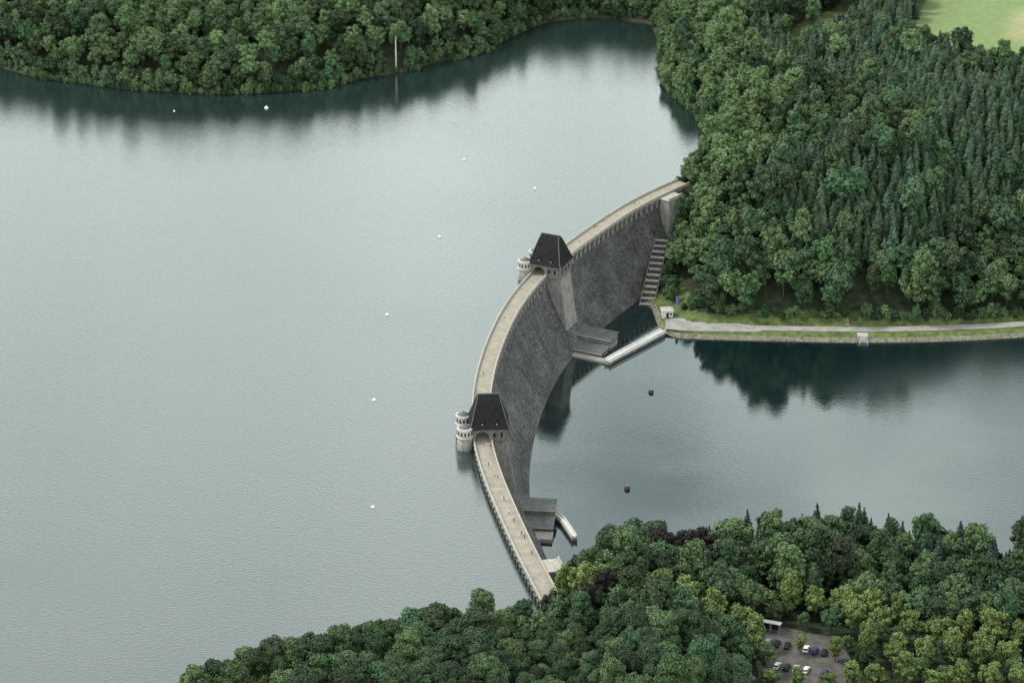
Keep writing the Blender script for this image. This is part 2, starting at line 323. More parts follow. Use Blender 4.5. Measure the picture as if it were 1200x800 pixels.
# ------------------------------------------------------------ dam
dam=empty("dam",(0,0,0)); setlab(dam,"long curved grey masonry dam with arcaded crest walkway","dam")
def sweep(name,prof,i0,i1,mat,parent,closed=True,uv=False,sm=False):
    v=[];f=[];m=len(prof)
    cum=[0]
    for k in range(1,m+1):
        a=prof[k-1];b_=prof[k%m]; cum.append(cum[-1]+math.hypot(a[0]-b_[0],a[1]-b_[1]))
    uvs=[]
    for i in range(i0,i1+1):
        for s,z in prof: q=at(i,s); v.append((q[0],q[1],z))
        if i>i0:
            for k in range(m if closed else m-1):
                a=(i-1-i0)*m+k; b2=(i-1-i0)*m+(k+1)%m
                f.append((a,b2,b2+m,a+m)); uvs.append([(ARC[i-1],cum[k]),(ARC[i-1],cum[k+1]),(ARC[i],cum[k+1]),(ARC[i],cum[k])])
    if closed: f.append(tuple(range(m))[::-1]); f.append(tuple((i1-i0)*m+k for k in range(m))); uvs+= [[(p[0],p[1]) for p in prof[::-1]],[(p[0],p[1]) for p in prof]]
    o=mesh(name,v,f,mat,parent)
    if uv:
        L=o.data.uv_layers.new(name='UVMap'); k=0
        for fu in uvs:
            for c_ in fu: L.data[k].uv=c_; k+=1
    fixn(o); return o
i1=len(CL)-1
sweep("masonry_wall",[(2.7,-.3),(3.8,-3),(5.3,-7),(7.4,-11.5),(10.4,-17),(14.6,-23),(19,-28.5),(21,-31),(-8,-31),(-4.6,-14),(-2.8,-2),(-2.7,-.3)],0,i1,M_dam,dam,uv=True)
sweep("deck",[(-3.35,2.45),(3.35,2.45),(3.35,3.0),(-3.35,3.0)],0,i1,M_deck,dam)
sweep("parapet",[(2.95,2.98),(3.37,2.98),(3.39,4.0),(2.93,4.0)],0,i1,M_coping,dam)
sweep("parapet",[(-3.39,2.97),(-2.95,2.97),(-2.93,4.0),(-3.41,4.0)],0,i1,M_coping,dam)
pm=None; L=np.arange(3,ARC[-1]-2,(ARC[-1]-5)/97)
for a in L:
    i=int(np.searchsorted(ARC,a)); i=min(i,i1)
    if pm is None:
        o=extr("pier",[(-3.1,-1.2),(3.25,-1.2),(3.3,1.3),(3.6,2.0),(3.6,2.46),(-3.6,2.46),(-3.6,2.0),(-3.2,1.3)],-.65,.65,M_palestone,dam); pm=o
    else:
        o=pm.copy(); COL.objects.link(o); o.parent=dam
    k=min(max(i,1),i1); f_=(a-ARC[k-1])/(ARC[k]-ARC[k-1]); q=CL[k-1]*(1-f_)+CL[k]*f_
    o.location=(q[0],q[1],0); o.rotation_euler=(0,0,math.atan2(T[k][1],T[k][0])-math.pi/2)
def block(x,y,s0,s1,l,ztop,zbot,label):
    i=nearest(x,y); q=CL[i]; rz=math.atan2(T[i][1],T[i][0])-math.pi/2
    e=empty("abutment_block",(q[0],q[1],0),rz); setlab(e,label,"abutment")
    loft("body",[rect(s0,s1+1.2,-l/2-.5,l/2+.5,zbot),rect(s0,s1,-l/2,l/2,ztop)],M_palestone,e)
    box("coping",s0,s1+.3,-l/2-.3,l/2+.3,ztop,ztop+.35,M_coping,e)
    box("parapet",s1-.25,s1+.15,-l/2-.1,l/2+.1,ztop+.35,ztop+1.2,M_coping,e)
    return e
block(8,890,3.7,9.5,8,2.6,-20,"square pale stone block on the dam's downstream side")
block(63,1215,3.7,8.5,9,2.6,-14,"pale stone block against the dam near the wood")
# ------------------------------------------------------------ gate towers
def gate_tower(x,y,label):
    i=nearest(x,y); q=at(i,2.5); rz=math.atan2(T[i][1],T[i][0])-math.pi/2
    e=empty("gate_tower",(q[0],q[1],0),rz); setlab(e,label,"tower","paired gate towers of the dam")
    arch=[(-4.9,2.6),(-4.9,4.6)]+[(-2.5+2.4*math.cos(a),4.6+2.0*math.sin(a)) for a in np.linspace(math.pi,0,9)[1:-1]]+[(-.1,4.6),(-.1,2.6)]
    prof=[(-6.6,2.6)]+arch+[(6.6,2.6),(6.6,7.2),(-6.6,7.2)]
    extr("wall",prof,-5.7,5.7,M_stone,e)
    loft("buttress",[rect(-1,11.5,-5.6,5.6,-31),rect(-1,8.2,-5,5,-10),rect(-1,6.9,-4.6,4.6,2.55)],M_palestone,e)
    loft("buttress",[rect(-9.5,-4,-5.2,5.2,-30),rect(-7,-4,-5,5,2.35)],M_stone,e)
    box("cornice",-6.9,6.9,-6.0,6.0,7.2,7.6,M_palestone,e)
    R0=[rect(-7.3,7.3,-6.6,6.6,7.6),rect(-6.5,6.5,-5.7,5.7,9.2),rect(-4.3,4.3,-2.0,2.0,17.0),rect(-3.8,3.8,-.5,.5,18.8)]
    loft("roof",R0,M_slate,e)
    box("ridge_cap",-3.9,3.9,-.22,.22,18.7,19.05,M_roofgrey,e)
    # lead hip rolls
    for c4 in range(4):
        pts=[Vector(r[c4]) for r in R0]; vv=[];ff=[]
        for j_,p in enumerate(pts):
            w=.13
            vv+=[p+Vector((-w,-w,0)),p+Vector((w,-w,0)),p+Vector((w,w,0)),p+Vector((-w,w,0))]
            if j_:
                for s4 in range(4): ff.append(((j_-1)*4+s4,(j_-1)*4+(s4+1)%4,j_*4+(s4+1)%4,j_*4+s4))
        ff+=[(3,2,1,0),(12,13,14,15)]
        fixn(mesh("hip_ridge",vv,ff,M_roofgrey,e))
    for sx in (-2.6,2.6):
        for sy in (-1,1):
            y0=sy*5.7; 
            extr("dormer",[(sx-.8,8.6),(sx+.8,8.6),(sx+.8,10.0),(sx,10.9),(sx-.8,10.0)],min(y0,y0-sy*2.4),max(y0,y0-sy*2.4),M_slate,e)
            box("dormer_window",sx-.3,sx+.3,min(y0,y0+sy*.05)-.01,max(y0,y0+sy*.05)+.01,9.0,9.8,M_palestone,e)
    for tt in (-3,0,3):
        box("window",6.58,6.66,tt-.45,tt+.45,4.2,6.2,M_dark,e)
    for nn in (1.8,4.4):
        box("window",nn-.4,nn+.4,-5.76,-5.68,4.2,6.1,M_dark,e)
    R=Matrix.Rotation(rz,4,'Z')
    for ty in (-5.3,5.3):
        p=R@Vector((-8.8,ty,0)); t_=empty("round_turret",(q[0]+p.x,q[1]+p.y,0),rz)
        setlab(t_,"round grey stone turret with white drum and slate cap","turret","round valve turrets standing in the lake")
        lathe("shaft",[(3.1,-18),(2.9,0),(2.8,4.6)],M_palestone,t_)
        lathe("ledge",[(2.85,4.6),(3.1,4.85),(3.1,5.1),(2.6,5.15)],M_conc,t_)
        lathe("drum",[(2.6,5.1),(2.6,7.6),(2.8,7.8),(2.8,8.0)],M_white,t_)
        lathe("cornice",[(2.95,8.0),(2.95,8.2),(2.3,8.4)],M_conc,t_)
        lathe("roof",[(2.3,8.3),(1.8,8.65),(.5,9.2),(.08,9.7)],M_roofgrey,t_)
        for k in range(12):
            a=2*math.pi*k/12; w=box("window",2.55,2.65,-.28,.28,5.8,7.2,M_dark,t_); w.rotation_euler=(0,0,a)
    return e
gate_tower(-11,988,"stone gate tower with steep dark slate roof over walkway")
gate_tower(13.3,1135,"stone gate tower with steep dark slate roof over walkway")
# ------------------------------------------------------------ powerhouses
def powerhouse(x,y,n,label,x0,x1,strips,platform,wins=True):
    rz=math.atan2(n[1],n[0]); e=empty("powerhouse",(x,y,-27),rz); setlab(e,label,"building")
    for (t0,t1,zt,zl) in strips:
        loft("wall",[rect(x0,x1,t0+.3,t1-.3,-4),[(x0,t0+.3,zl),(x1,t0+.3,zl),(x1,t1-.3,zt),(x0,t1-.3,zt)]],M_palestone,e)
        loft("roof",[[(x0-.4,t0-.2,zl),(x1+.5,t0-.2,zl),(x1+.5,t1+.1,zt),(x0-.4,t1+.1,zt)],[(x0-.4,t0-.2,zl+.3),(x1+.5,t0-.2,zl+.3),(x1+.5,t1+.1,zt+.3),(x0-.4,t1+.1,zt+.3)]],M_roofgrey,e)
        box("eave",x0-.4,x1+.5,t0-.36,t0-.22,zl-.1,zl+.25,M_conc,e)
        k=t0+1.6
        while k<t1-1:
            box("window",x1-.01,x1+.06,k-.45,k+.45,max(zl-1.8,.5),zl-.6,M_dark,e); k+=2.2
    for (a,b_,c_,d_,z0,z1) in platform: box("platform",a,b_,c_,d_,z0,z1,M_step,e)
    return e
powerhouse(16,1137,(.89,-.45),"low stone powerhouse with two stepped flat grey roofs",10,28,[(-12,-4.6,2.3,1.8),(-3.4,4.2,5.0,4.2)],[(11,33,-15.6,-12.4,-4,.8)])
powerhouse(9.5,973.5,(.99,-.1),"low stone powerhouse with two stepped flat grey roofs",-7.5,5.5,[(-6.3,1.2,3.2,2.5),(2.0,9.5,5.9,5.1)],[(-5,6,-12.5,-6.7,-4,1.4)])
def walkway(pts,w,label,zt=1.9):
    P=[Vector(p) for p in pts]; e=empty("footbridge",(P[0].x,P[0].y,-27)); setlab(e,label,"walkway")
    P=[p-P[0] for p in P]
    L_=[];R_=[]
    for i,p in enumerate(P):
        d=(P[min(i+1,len(P)-1)]-P[max(i-1,0)]).normalized(); n_=Vector((d.y,-d.x)); L_.append(p-n_*w/2); R_.append(p+n_*w/2)
    def rib(name,A,B,z0,z1,mat):
        v=[];f=[]
        for a,b_ in zip(A,B): v+=[(a.x,a.y,z0),(b_.x,b_.y,z0),(b_.x,b_.y,z1),(a.x,a.y,z1)]
        for i in range(len(A)-1):
            for k in range(4): f.append((4*i+k,4*i+(k+1)%4,4*i+4+(k+1)%4,4*i+4+k))
        f+=[(0,1,2,3),tuple(4*(len(A)-1)+k for k in (3,2,1,0))]
        fixn(mesh(name,v,f,mat,e))
    rib("base",L_,R_,-3,zt-.8,M_stone)
    rib("slab",[a+(a-b_).normalized()*.15 for a,b_ in zip(L_,R_)],[b_+(b_-a).normalized()*.15 for a,b_ in zip(L_,R_)],zt-.8,zt,M_white)
    rib("parapet",[a for a in L_],[a+(b_-a).normalized()*.25 for a,b_ in zip(L_,R_)],zt,zt+.6,M_white)
    rib("parapet",[b_+(a-b_).normalized()*.25 for a,b_ in zip(L_,R_)],[b_ for b_ in R_],zt,zt+.6,M_white)
walkway([(38,1108.5),(44,1116),(50,1123),(61.5,1137)],2.5,"slim white concrete footbridge from the powerhouse to the bank")
walkway([(14.6,981),(18.3,975),(22.3,962)],1.9,"short white concrete jetty beside the small powerhouse")
ca=empty("stepped_spillway",(56,1165,-27)); setlab(ca,"weathered grey stone stepped cascade running down beside the dam","spillway")
hd_=Vector((63.5-56.5,1199-1166)); rz=math.atan2(hd_.y,hd_.x)-math.pi/2; ca.rotation_euler=(0,0,rz)
for k in range(12):
    y0=k*3.15; z1=.7+k*1.31; w0=2.7+rng.uniform(-.25,.1)
    box("step",-w0,w0,y0,y0+rng.uniform(1.4,1.9),z1-.4,z1,M_step,ca)
    box("riser_block",-2.5,2.5,y0+.2,y0+3.3,z1-5,z1-.41,M_risershade,ca)  # coloured dark to stand in for shade under each step
for sx in (-1,1):
    v0=sx*2.75; v1=sx*3.1
    loft("side_wall",[[(v0,-.5,-3),(v1,-.5,-3),(v1,-.5,.5),(v0,-.5,.5)],[(v0,38,11),(v1,38,11),(v1,38,15.8),(v0,38,15.8)]],M_stone,ca)
# ------------------------------------------------------------ tree meshes
def ico(sub):
    bm=bmesh.new(); bmesh.ops.create_icosphere(bm,subdivisions=sub,radius=1); v=np.array([x.co[:] for x in bm.verts]); f=np.array([[q.index for q in p.verts] for p in bm.faces]); bm.free(); return v,f
ICO1=ico(1); ICO2=ico(2)
def rquads(C,Nr,size,rg):
    n=len(C); a=rg.normal(size=(n,3)); Nn=Nr/np.linalg.norm(Nr,axis=1)[:,None]
    u=np.cross(Nn,a); u/=np.linalg.norm(u,axis=1)[:,None]; w=np.cross(Nn,u)
    s=(size*rg.uniform(.6,1.3,n))[:,None]; asp=rg.uniform(.6,1,n)[:,None]
    V=np.stack([C-u*s-w*s*asp*.6,C+u*s*.7-w*s*asp,C+u*s+w*s*asp*.7,C-u*s*.6+w*s*asp],1).reshape(-1,3)
    return V,np.arange(4*n).reshape(-1,4)
def broadleaf(rg,nl,nq,qs,icos,low=.75,rmin=.9,rmax=2.0,R=5.,H=18.,flat=.27):
    cs=[];rs=[]
    for k in range(nl):
        th_=rg.uniform(0,2*math.pi); zz=rg.uniform(-low,1); rr=math.sqrt(max(0,1-zz*zz))*rg.uniform(.5,.9)+.05
        cs.append([R*rr*math.cos(th_),R*rr*math.sin(th_),H*.6+zz*H*flat+rg.uniform(-.7,1.0)]); rs.append(rg.uniform(rmin,rmax))
    cs.append([0,0,H*.6]); rs.append(3.3); cs.append([0.3,0,H*.7]); rs.append(2.6); cs=np.array(cs); rs=np.array(rs)
    pr=rs**2; k=rg.choice(len(cs),nq*3,p=pr/pr.sum()); d=rg.normal(size=(nq*3,3)); d/=np.linalg.norm(d,axis=1)[:,None]; d[:,2]=np.where(rg.random(nq*3)<.6,np.abs(d[:,2]),d[:,2])
    P=cs[k]+d*(rs[k]*rg.uniform(.85,1.25,nq*3))[:,None]
    dist=np.linalg.norm(P[:,None]-cs[None],axis=2)/rs[None]; keep=(dist.min(1)>.82); P=P[keep][:nq]; d=d[keep][:nq]
    V,Q=rquads(P,d+np.array([0,0,.2])+rg.normal(size=d.shape)*.4,qs,rg)
    iv,if_=icos; VV=[V];TT=[];off=len(V)
    for c_,r_ in zip(cs,rs):
        w=iv*(r_*.84)*(1+rg.uniform(-.12,.12,(len(iv),1)))+c_; VV.append(w); TT.append(if_+off); off+=len(iv)
    return np.concatenate(VV),np.concatenate(TT),Q
def trunkgeo(H,r,seg,lean=.3,limbs=0,rg=None):
    V=[];F=[]
    def tube(p0,p1,r0,r1):
        b0=len(V); d=(p1-p0).normalized(); a=d.orthogonal().normalized(); c_=d.cross(a)
        for p,r_ in ((p0,r0),((p0+p1)/2+a*.1,(r0+r1)/2),(p1,r1)):
            for i in range(seg):
                t_=2*math.pi*i/seg; V.append(p+(a*math.cos(t_)+c_*math.sin(t_))*r_)
        for k in range(2):
            for i in range(seg): j=(i+1)%seg; F.append((b0+k*seg+i,b0+k*seg+j,b0+(k+1)*seg+j,b0+(k+1)*seg+i))
    tube(Vector((0,0,-1.5)),Vector((lean,0,H*.35)),r,r*.75); tube(Vector((lean,0,H*.35)),Vector((lean,lean,H*.8)),r*.75,r*.2)
    for k in range(limbs):
        a=2*math.pi*k/limbs+.4; z=H*(.3+.05*k); tube(Vector((lean,0,z)),Vector((lean+3*math.cos(a),3*math.sin(a),z+H*.2)),r*.4,r*.1)
    return np.array([v[:] for v in V]),np.array(F)
def spruce(rg,lev,per,R=3.2,H=15.5,pw=1.9):
    Vs=[];k0=0;Q=[]
    for l in range(lev):
        f_=l/(lev-1); z=H*(.12+.84*f_); r_=R*(1-f_**pw)**.8+.25; m=max(4,int(per*(1-.5*f_)))
        for k in range(m):
            a=2*math.pi*(k+rg.random())/m; rr=r_*rg.uniform(.6,1.2); w=.26*rr+.26; dz=-.22*rr-.2
            ca_,sa=math.cos(a),math.sin(a); zz=z+rg.uniform(-.7,.7)
            Vs+=[[.1*ca_,.1*sa,zz+.5],[rr*.6*ca_-w*sa,rr*.6*sa+w*ca_,zz+dz*.4],[rr*ca_,rr*sa,zz+dz],[rr*.6*ca_+w*sa,rr*.6*sa-w*ca_,zz+dz*.4]]; Q.append([k0,k0+1,k0+2,k0+3]); k0+=4
    seg=7; b0=k0
    for f_,rf in ((0,.7),(.6,.55 if pw>1.5 else .35),):
        for i in range(seg): t_=2*math.pi*i/seg; Vs.append([R*rf*math.cos(t_),R*rf*math.sin(t_),H*(.12+.84*f_)])
    Vs.append([0,0,H*.97]); Tt=[]
    for i in range(seg):
        j=(i+1)%seg; Q.append([b0+i,b0+j,b0+seg+j,b0+seg+i]); Tt.append([b0+seg+i,b0+seg+j,b0+2*seg])
    return np.array(Vs,float),np.array(Tt),np.array(Q)
shp=[(5.,18.,.27),(4.0,19.,.32),(5.6,17.,.24),(4.8,18.,.3),(3.7,17.5,.34),(5.2,18.5,.26),(4.4,16.,.28),(5.8,18.,.25),(4.2,20.,.3),(5.,17.,.3)]
BLhi=[broadleaf(np.random.default_rng(100+i),42,4200,.28,ICO2,R=s[0],H=s[1],flat=s[2],rmin=.7) for i,s in enumerate(shp)]
BLlo=[broadleaf(np.random.default_rng(200+i),28,900,.43,ICO1,1.0,.8,1.8,s[0],s[1],s[2]) for i,s in enumerate(shp)]
SPhi=[spruce(np.random.default_rng(300+i),22,20,3.0,16,1.5) for i in range(5)]
SPlo=[spruce(np.random.default_rng(400+i),15,14,2.8) for i in range(6)]
# ------------------------------------------------------------ tree placement
def tcol(kind,rg):
    if kind=='S': return np.array([.022,.044,.030])*rg.uniform(.8,1.3)
    if kind=='s':
        c=np.array([.042,.080,.047])*rg.uniform(.7,1.45); return c*np.array([rg.uniform(.9,1.25),1,rg.uniform(.8,1.1)])
    if kind=='l': return np.array([.125,.175,.055])*rg.uniform(.8,1.15)
    if kind=='c': return np.array([.017,.014,.014])
    if kind=='y': return np.array([.090,.148,.060])*rg.uniform(.8,1.25)
    c=np.array([.048,.091,.041])*rg.uniform(.5,1.5); return c*np.array([rg.uniform(.85,1.3),1,rg.uniform(.8,1.1)])
trees=[]
def scatter(x0,x1,y0,y1,sp):
    pts=[];row=0;y=y0
    while y<y1:
        x=x0+(row%2)*sp/2
        while x<x1: pts.append((x+rng.uniform(-.36,.36)*sp,y+rng.uniform(-.36,.36)*sp)); x+=sp
        y+=sp*.87; row+=1
    P=np.array(pts); h,dl,dd,dc=height(P[:,0],P[:,1]); return P,h,dl,dd,dc
def vis(P,h,m=30): 
    d=P[:,1]*.9063+(500-h)*.4226
    return (np.abs(P[:,0])<d*.1667+m)
CARP=[(81,882),(102,877),(107,866),(105,850),(84,850)]
linden=[(17,872,.8),(24,869,.85),(31,873,.8),(40,880,.85),(49,884,.85),(57,880,.9),(66,877,.9),(75,874,.95),(84,895,.95),(93,892,.95),(101,889,.9),(110,886,.9),(119,884,.85),(128,882,.85),
 (112,875,.85),(121,872,.85),(130,870,.9),(139,868,.85),(148,871,.85),(157,867,.9),(166,865,.85),(115,859,.8),(124,856,.8),(133,854,.8),(142,855,.8),(151,852,.85),(160,854,.8),(168,851,.8),
 (116,842,.7),(125,840,.75),(134,838,.75),(143,841,.75),(152,837,.75),(161,839,.75),(82,842,.55),(91,840,.55),(100,838,.58),(108,840,.62),(79,868,.8),(78,859,.72),(105,861,.55),(94,865,.45)]
for (x,y,s) in linden: trees.append((x,y,'l',s*rng.uniform(.95,1.08)))
P,h,dl,dd,dc=scatter(-150,200,780,965,7.6)
ok=vis(P,h,20)&(dl>1)&(dd>1)&(P[:,1]<965)&((dc>6.5)|(P[:,1]<857))
ok&=(sdist(P[:,0],P[:,1],CARP)>2)
LN=np.array([q[:2] for q in linden])
for (x,y),o_,dcc,d_ in zip(P,ok,dc,dd):
    if not o_ or (np.hypot(LN[:,0]-x,LN[:,1]-y).min()<5.6): continue
    if y>912 and x<30: continue
    if y>878 and x<23 : continue
    if x>78 and x<110 and y<852: 
        if y>828: continue
    front=((LN[:,1]-y>0)&(LN[:,1]-y<17)&(np.abs(LN[:,0]-x)<5)).any()
    s=rng.uniform(.75,1.22)
    if front: s*=.6
    if y<845 and x>70: s*=.6
    if y>915 and x>40: s*=1.05
    if x>0 and x<30 and y<880: s=min(s,.72)
    k='b'
    r_=rng.random()
    if r_<.18: k='y'
    if y>905 and x>62 and d_<28 and rng.random()<.45: k='S'; s=rng.uniform(.9,1.28)
    elif y>905 and x>50 and rng.random()<.12: k='S'
    if 50<x<72 and 916<y<936: k='c'; s=rng.uniform(.95,1.1)
    trees.append((x,y,k,s))
for x,y in ((30,860),(24,851)): trees.append((x,y,'c',.85))
def shore_row(pts,off,step,sc,dz=0):
    P=resample(pts,step); t_=np.gradient(P,axis=0); t_/=np.linalg.norm(t_,axis=1)[:,None]; n_=np.c_[-t_[:,1],t_[:,0]]
    for p,n in zip(P,n_):
        q=p+n*(off+rng.uniform(-.6,1.2)); yield q[0]+rng.uniform(-1,1),q[1],sc*rng.uniform(.7,1.3)
BX,BY=-55.0,1376.0
def nobirch(x,y): return not (abs(x-BX)<4.5 and y<BY+4 and y>BY-14)
for x,y,s in shore_row(lake_shore[2:],1.5,5.5,.68):
    if vis(np.array([[x,y]]),np.array([0]),40)[0] and math.hypot(x-74,y-1228)>9 and nobirch(x,y): trees.append((x,y,'b' if x<60 or rng.random()<.5 else 'y',s,-3.2*s))
for x,y,s in shore_row(lake_shore[2:],-.8,2.6,.36):
    if vis(np.array([[x,y]]),np.array([0]),40)[0] and math.hypot(x-74,y-1228)>8: trees.append((x,y,'y' if rng.random()<.4 else 'b',s*(1 if nobirch(x,y) else .5),-5.2*s*(1 if nobirch(x,y) else .5)))
for x,y,s in shore_row(near_shore[3:9],-2,6,.6): trees.append((x,y,'b',s,-3*s))
for x,y,s in shore_row(dn_near[2:11][::-1],-2.5,4.5,.5): trees.append((x,y,'b',s,-3.5*s))
P,h,dl,dd,dc=scatter(-320,330,1100,1530,7.4)
ok=vis(P,h)&(dl>3)&(dd>14)&(P[:,1]>1050)&(dc>6.5)
ok&=~((P[:,0]<70)&(P[:,1]<1222)&(P[:,1]>1100)); ok&=~((P[:,0]<80)&(P[:,1]<1163)&(P[:,1]>1100))
md=sdist(P[:,0],P[:,1],MEADOW); md2=sdist(P[:,0],P[:,1],MEADOW2); ok&=(md>2)&((md2>0)|(rng.random(len(md2))<.25))
def conif(x,y): 
    w=14*math.sin(y*.031)+12*math.sin(x*.05+y*.02)+6*math.sin(y*.11+x*.07)
    p=math.sin(x*.043+2)*math.cos(y*.037+1)+.5*math.sin(x*.09-y*.06)
    if y<1160: return False
    return ((x>112+w and y>1195) or (x>136+w)) and p>-.3
for (x,y),o_,l_,d_ in zip(P,ok,dl,dd):
    if not o_ or not nobirch(x,y): continue
    if x>60 and conif(x,y) and rng.random()<.8: continue
    k='y' if (l_<40 and x>60 and rng.random()<.85) or rng.random()<(.32 if x<60 else .15) else 'b'
    s=rng.uniform(.65,1.15)*(.85 if l_<6 else 1)
    if d_<70 and x>78 and y<1220: s*=1.15
    trees.append((x,y,k,s))
P,h,dl,dd,dc=scatter(60,330,1150,1530,4.5)
ok=vis(P,h)&(dl>6)&(dd>17); ok&=(sdist(P[:,0],P[:,1],MEADOW)>1)&(sdist(P[:,0],P[:,1],MEADOW2)>0)
for (x,y),o_ in zip(P,ok):
    if o_ and conif(x,y): trees.append((x,y,'s',rng.uniform(.78,1.08)))
for x,y,s in shore_row([(84,1148),(100,1146),(138,1143.4),(173,1144.2),(208,1148.2),(280,1162)],0,3.3,.42): trees.append((x,y,'y' if rng.random()<.2 else 'b',s,-4.5*s))
for x,y,s in shore_row([(66,1166),(66.5,1180),(70,1200),(73,1214)],0,3.2,.5): trees.append((x,y,'b',s,-4*s))
for x,y,s in shore_row([(70,1156),(78,1153),(88,1150)],0,4,.4): trees.append((x,y,'b',s,-4.5*s))
XY=np.array([(t_[0],t_[1]) for t_ in trees]); HZ=height(XY[:,0],XY[:,1])[0]
order=np.argsort(XY[:,1])
nb=0;ns=0; stuff={'b':[],'s':[]}
protoB=[];protoS=[];protoS2=[]
for i,(Vv,Tt,Qq) in enumerate(BLhi):
    tv,tf=trunkgeo(18,.38,7,.3,4); cme=npmesh("crown",Vv,Tt,Qq,[M_leaf]); tme=npmesh("trunk",tv,np.zeros((0,3)),tf,[M_bark]); protoB.append((cme,tme))
for src,dst in ((SPhi,protoS),([spruce(np.random.default_rng(500+i),20,18,2.8) for i in range(5)],protoS2)):
    for i,(Vv,Tt,Qq) in enumerate(src):
        tv,tf=trunkgeo(15.5,.25,6,0,0); cme=npmesh("crown",Vv,Tt,Qq,[M_leaf]); tme=npmesh("trunk",tv,np.zeros((0,3)),tf,[M_bark]); dst.append((cme,tme))
LAB={'l':"round pale yellow-green broadleaf tree in a planted row",'c':"near-black purple-leaved beech tree among green trees",'b':"dark green broadleaf tree in dense woodland",'y':"light green broadleaf tree at the edge of woodland",'s':"blue-green spruce with pointed top on wooded hillside",'S':"dark tall spruce with pointed top near the basin"}
for k in order:
    x,y,kd,sc=trees[k][:4]; dz=trees[k][4] if len(trees[k])>4 else 0; z=HZ[k]+dz; col=tcol(kd,rng)
    if y<1000 and kd in 'by': col=col*.82
    isS=kd in 'sS'
    if (isS and ns<300) or (not isS and nb<300):
        nm="spruce_tree" if isS else "broadleaf_tree"
        e=link(bpy.data.objects.new(nm,None)); e.location=(x,y,z-.2); e.rotation_euler=(0,0,rng.uniform(0,6.28)); 
        e.scale=(sc*rng.uniform(.92,1.15),sc*rng.uniform(.92,1.15),sc*rng.uniform(.82,1.12))
        cme,tme=((protoS if kd=='S' else protoS2)[rng.integers(5)] if isS else protoB[rng.integers(len(protoB))])
        c_=link(bpy.data.objects.new("crown",cme)); c_.parent=e; c_.color=(*col,1)
        t_=link(bpy.data.objects.new("trunk",tme)); t_.parent=e
        setlab(e,LAB[kd],"tree","spruces of the hillside wood" if isS else "broadleaf trees of the lakeside wood")
        if isS: ns+=1
        else: nb+=1
    else: stuff['s' if isS else 'b'].append((x,y,z-.2,sc,col))
for key,lo,H in (('b',BLlo,18),('s',SPlo,15.5)):
    L_=stuff[key]; VV=[];TT=[];QQ=[];CC=[];off=0
    tv,tf=trunkgeo(H,.32,4)
    grp=rng.integers(0,len(lo),len(L_))
    for gi,(Vv,Tt,Qq) in enumerate(lo):
        sel=[L_[j] for j in range(len(L_)) if grp[j]==gi]; n_=len(sel)
        if not n_: continue
        A=np.concatenate([Vv,tv]); q2=np.concatenate([Qq,tf+len(Vv)])
        xyz=np.array([s[:3] for s in sel]); sc=np.array([s[3] for s in sel]); col=np.array([s[4] for s in sel])
        a=rng.uniform(0,6.28,n_); ca_,sa=np.cos(a),np.sin(a); szx=sc*rng.uniform(.92,1.12,n_); szz=sc*rng.uniform(.82,1.12,n_)
        X=(A[None,:,0]*ca_[:,None]-A[None,:,1]*sa[:,None])*szx[:,None]+xyz[:,0,None]
        Y=(A[None,:,0]*sa[:,None]+A[None,:,1]*ca_[:,None])*szx[:,None]+xyz[:,1,None]
        Z=A[None,:,2]*szz[:,None]+xyz[:,2,None]
        VV.append(np.stack([X,Y,Z],-1).reshape(-1,3)); o_=(off+np.arange(n_)*len(A))[:,None,None]
        TT.append((Tt[None]+o_).reshape(-1,3)); QQ.append((q2[None]+o_).reshape(-1,4)); 
        cc=np.ones((n_,len(A),4)); cc[:,:,:3]=col[:,None,:]; cc[:,len(Vv):,:3]=(.07,.055,.04); CC.append(cc.reshape(-1,4)); off+=n_*len(A)
    me=npmesh("wood",np.concatenate(VV),np.concatenate(TT),np.concatenate(QQ),[M_leafs],tint=np.concatenate(CC))
    o=link(bpy.data.objects.new("broadleaf_woodland" if key=='b' else "spruce_woodland",me)); o["kind"]="stuff"
print("TREES",nb,ns,len(stuff['b']),len(stuff['s']))
# ------------------------------------------------------------ buoys
def buoy(x,y,z,white,s=1.0):
    e=empty("buoy",(x,y,z)); e.scale=(s,)*3
    m=M_buoyw if white else M_buoyd
    if white:
        lathe("float",[(.1,-.5),(.8,-.3),(.95,0),(.85,.4),(.45,.75),(.15,.8)],m,e,seg=14); lathe("topmark",[(.12,.75),(.12,.9),(.25,.95),(.25,1.15),(.05,1.2)],m,e,seg=10)
    else:
        lathe("float",[(.9,-.5),(1.0,-.2),(1.0,.7),(.9,.85),(.3,.9)],m,e,seg=16); lathe("mooring_ring",[(.12,.85),(.12,1.2),(.3,1.25),(.28,1.45),(.05,1.5)],M_metal,e,seg=10)
    setlab(e,"white floating marker buoy on the open lake" if white else "dark drum-shaped mooring buoy floating on the basin","buoy","white marker buoys on the lake" if white else "dark mooring buoys in the basin")
for x,y,s in ((-113,1326,1.15),(-21,1262,.85),(10,1228,.85),(-30,1175,.9),(-49,1097,.9),(-51,1021,.9),(-48,937,.85),(-155,1322,.6)): buoy(x,y,0,True,s*.85)
buoy(54.5,1082.7,-27,False,1.05); buoy(42.4,1001.6,-27,False,1.1)
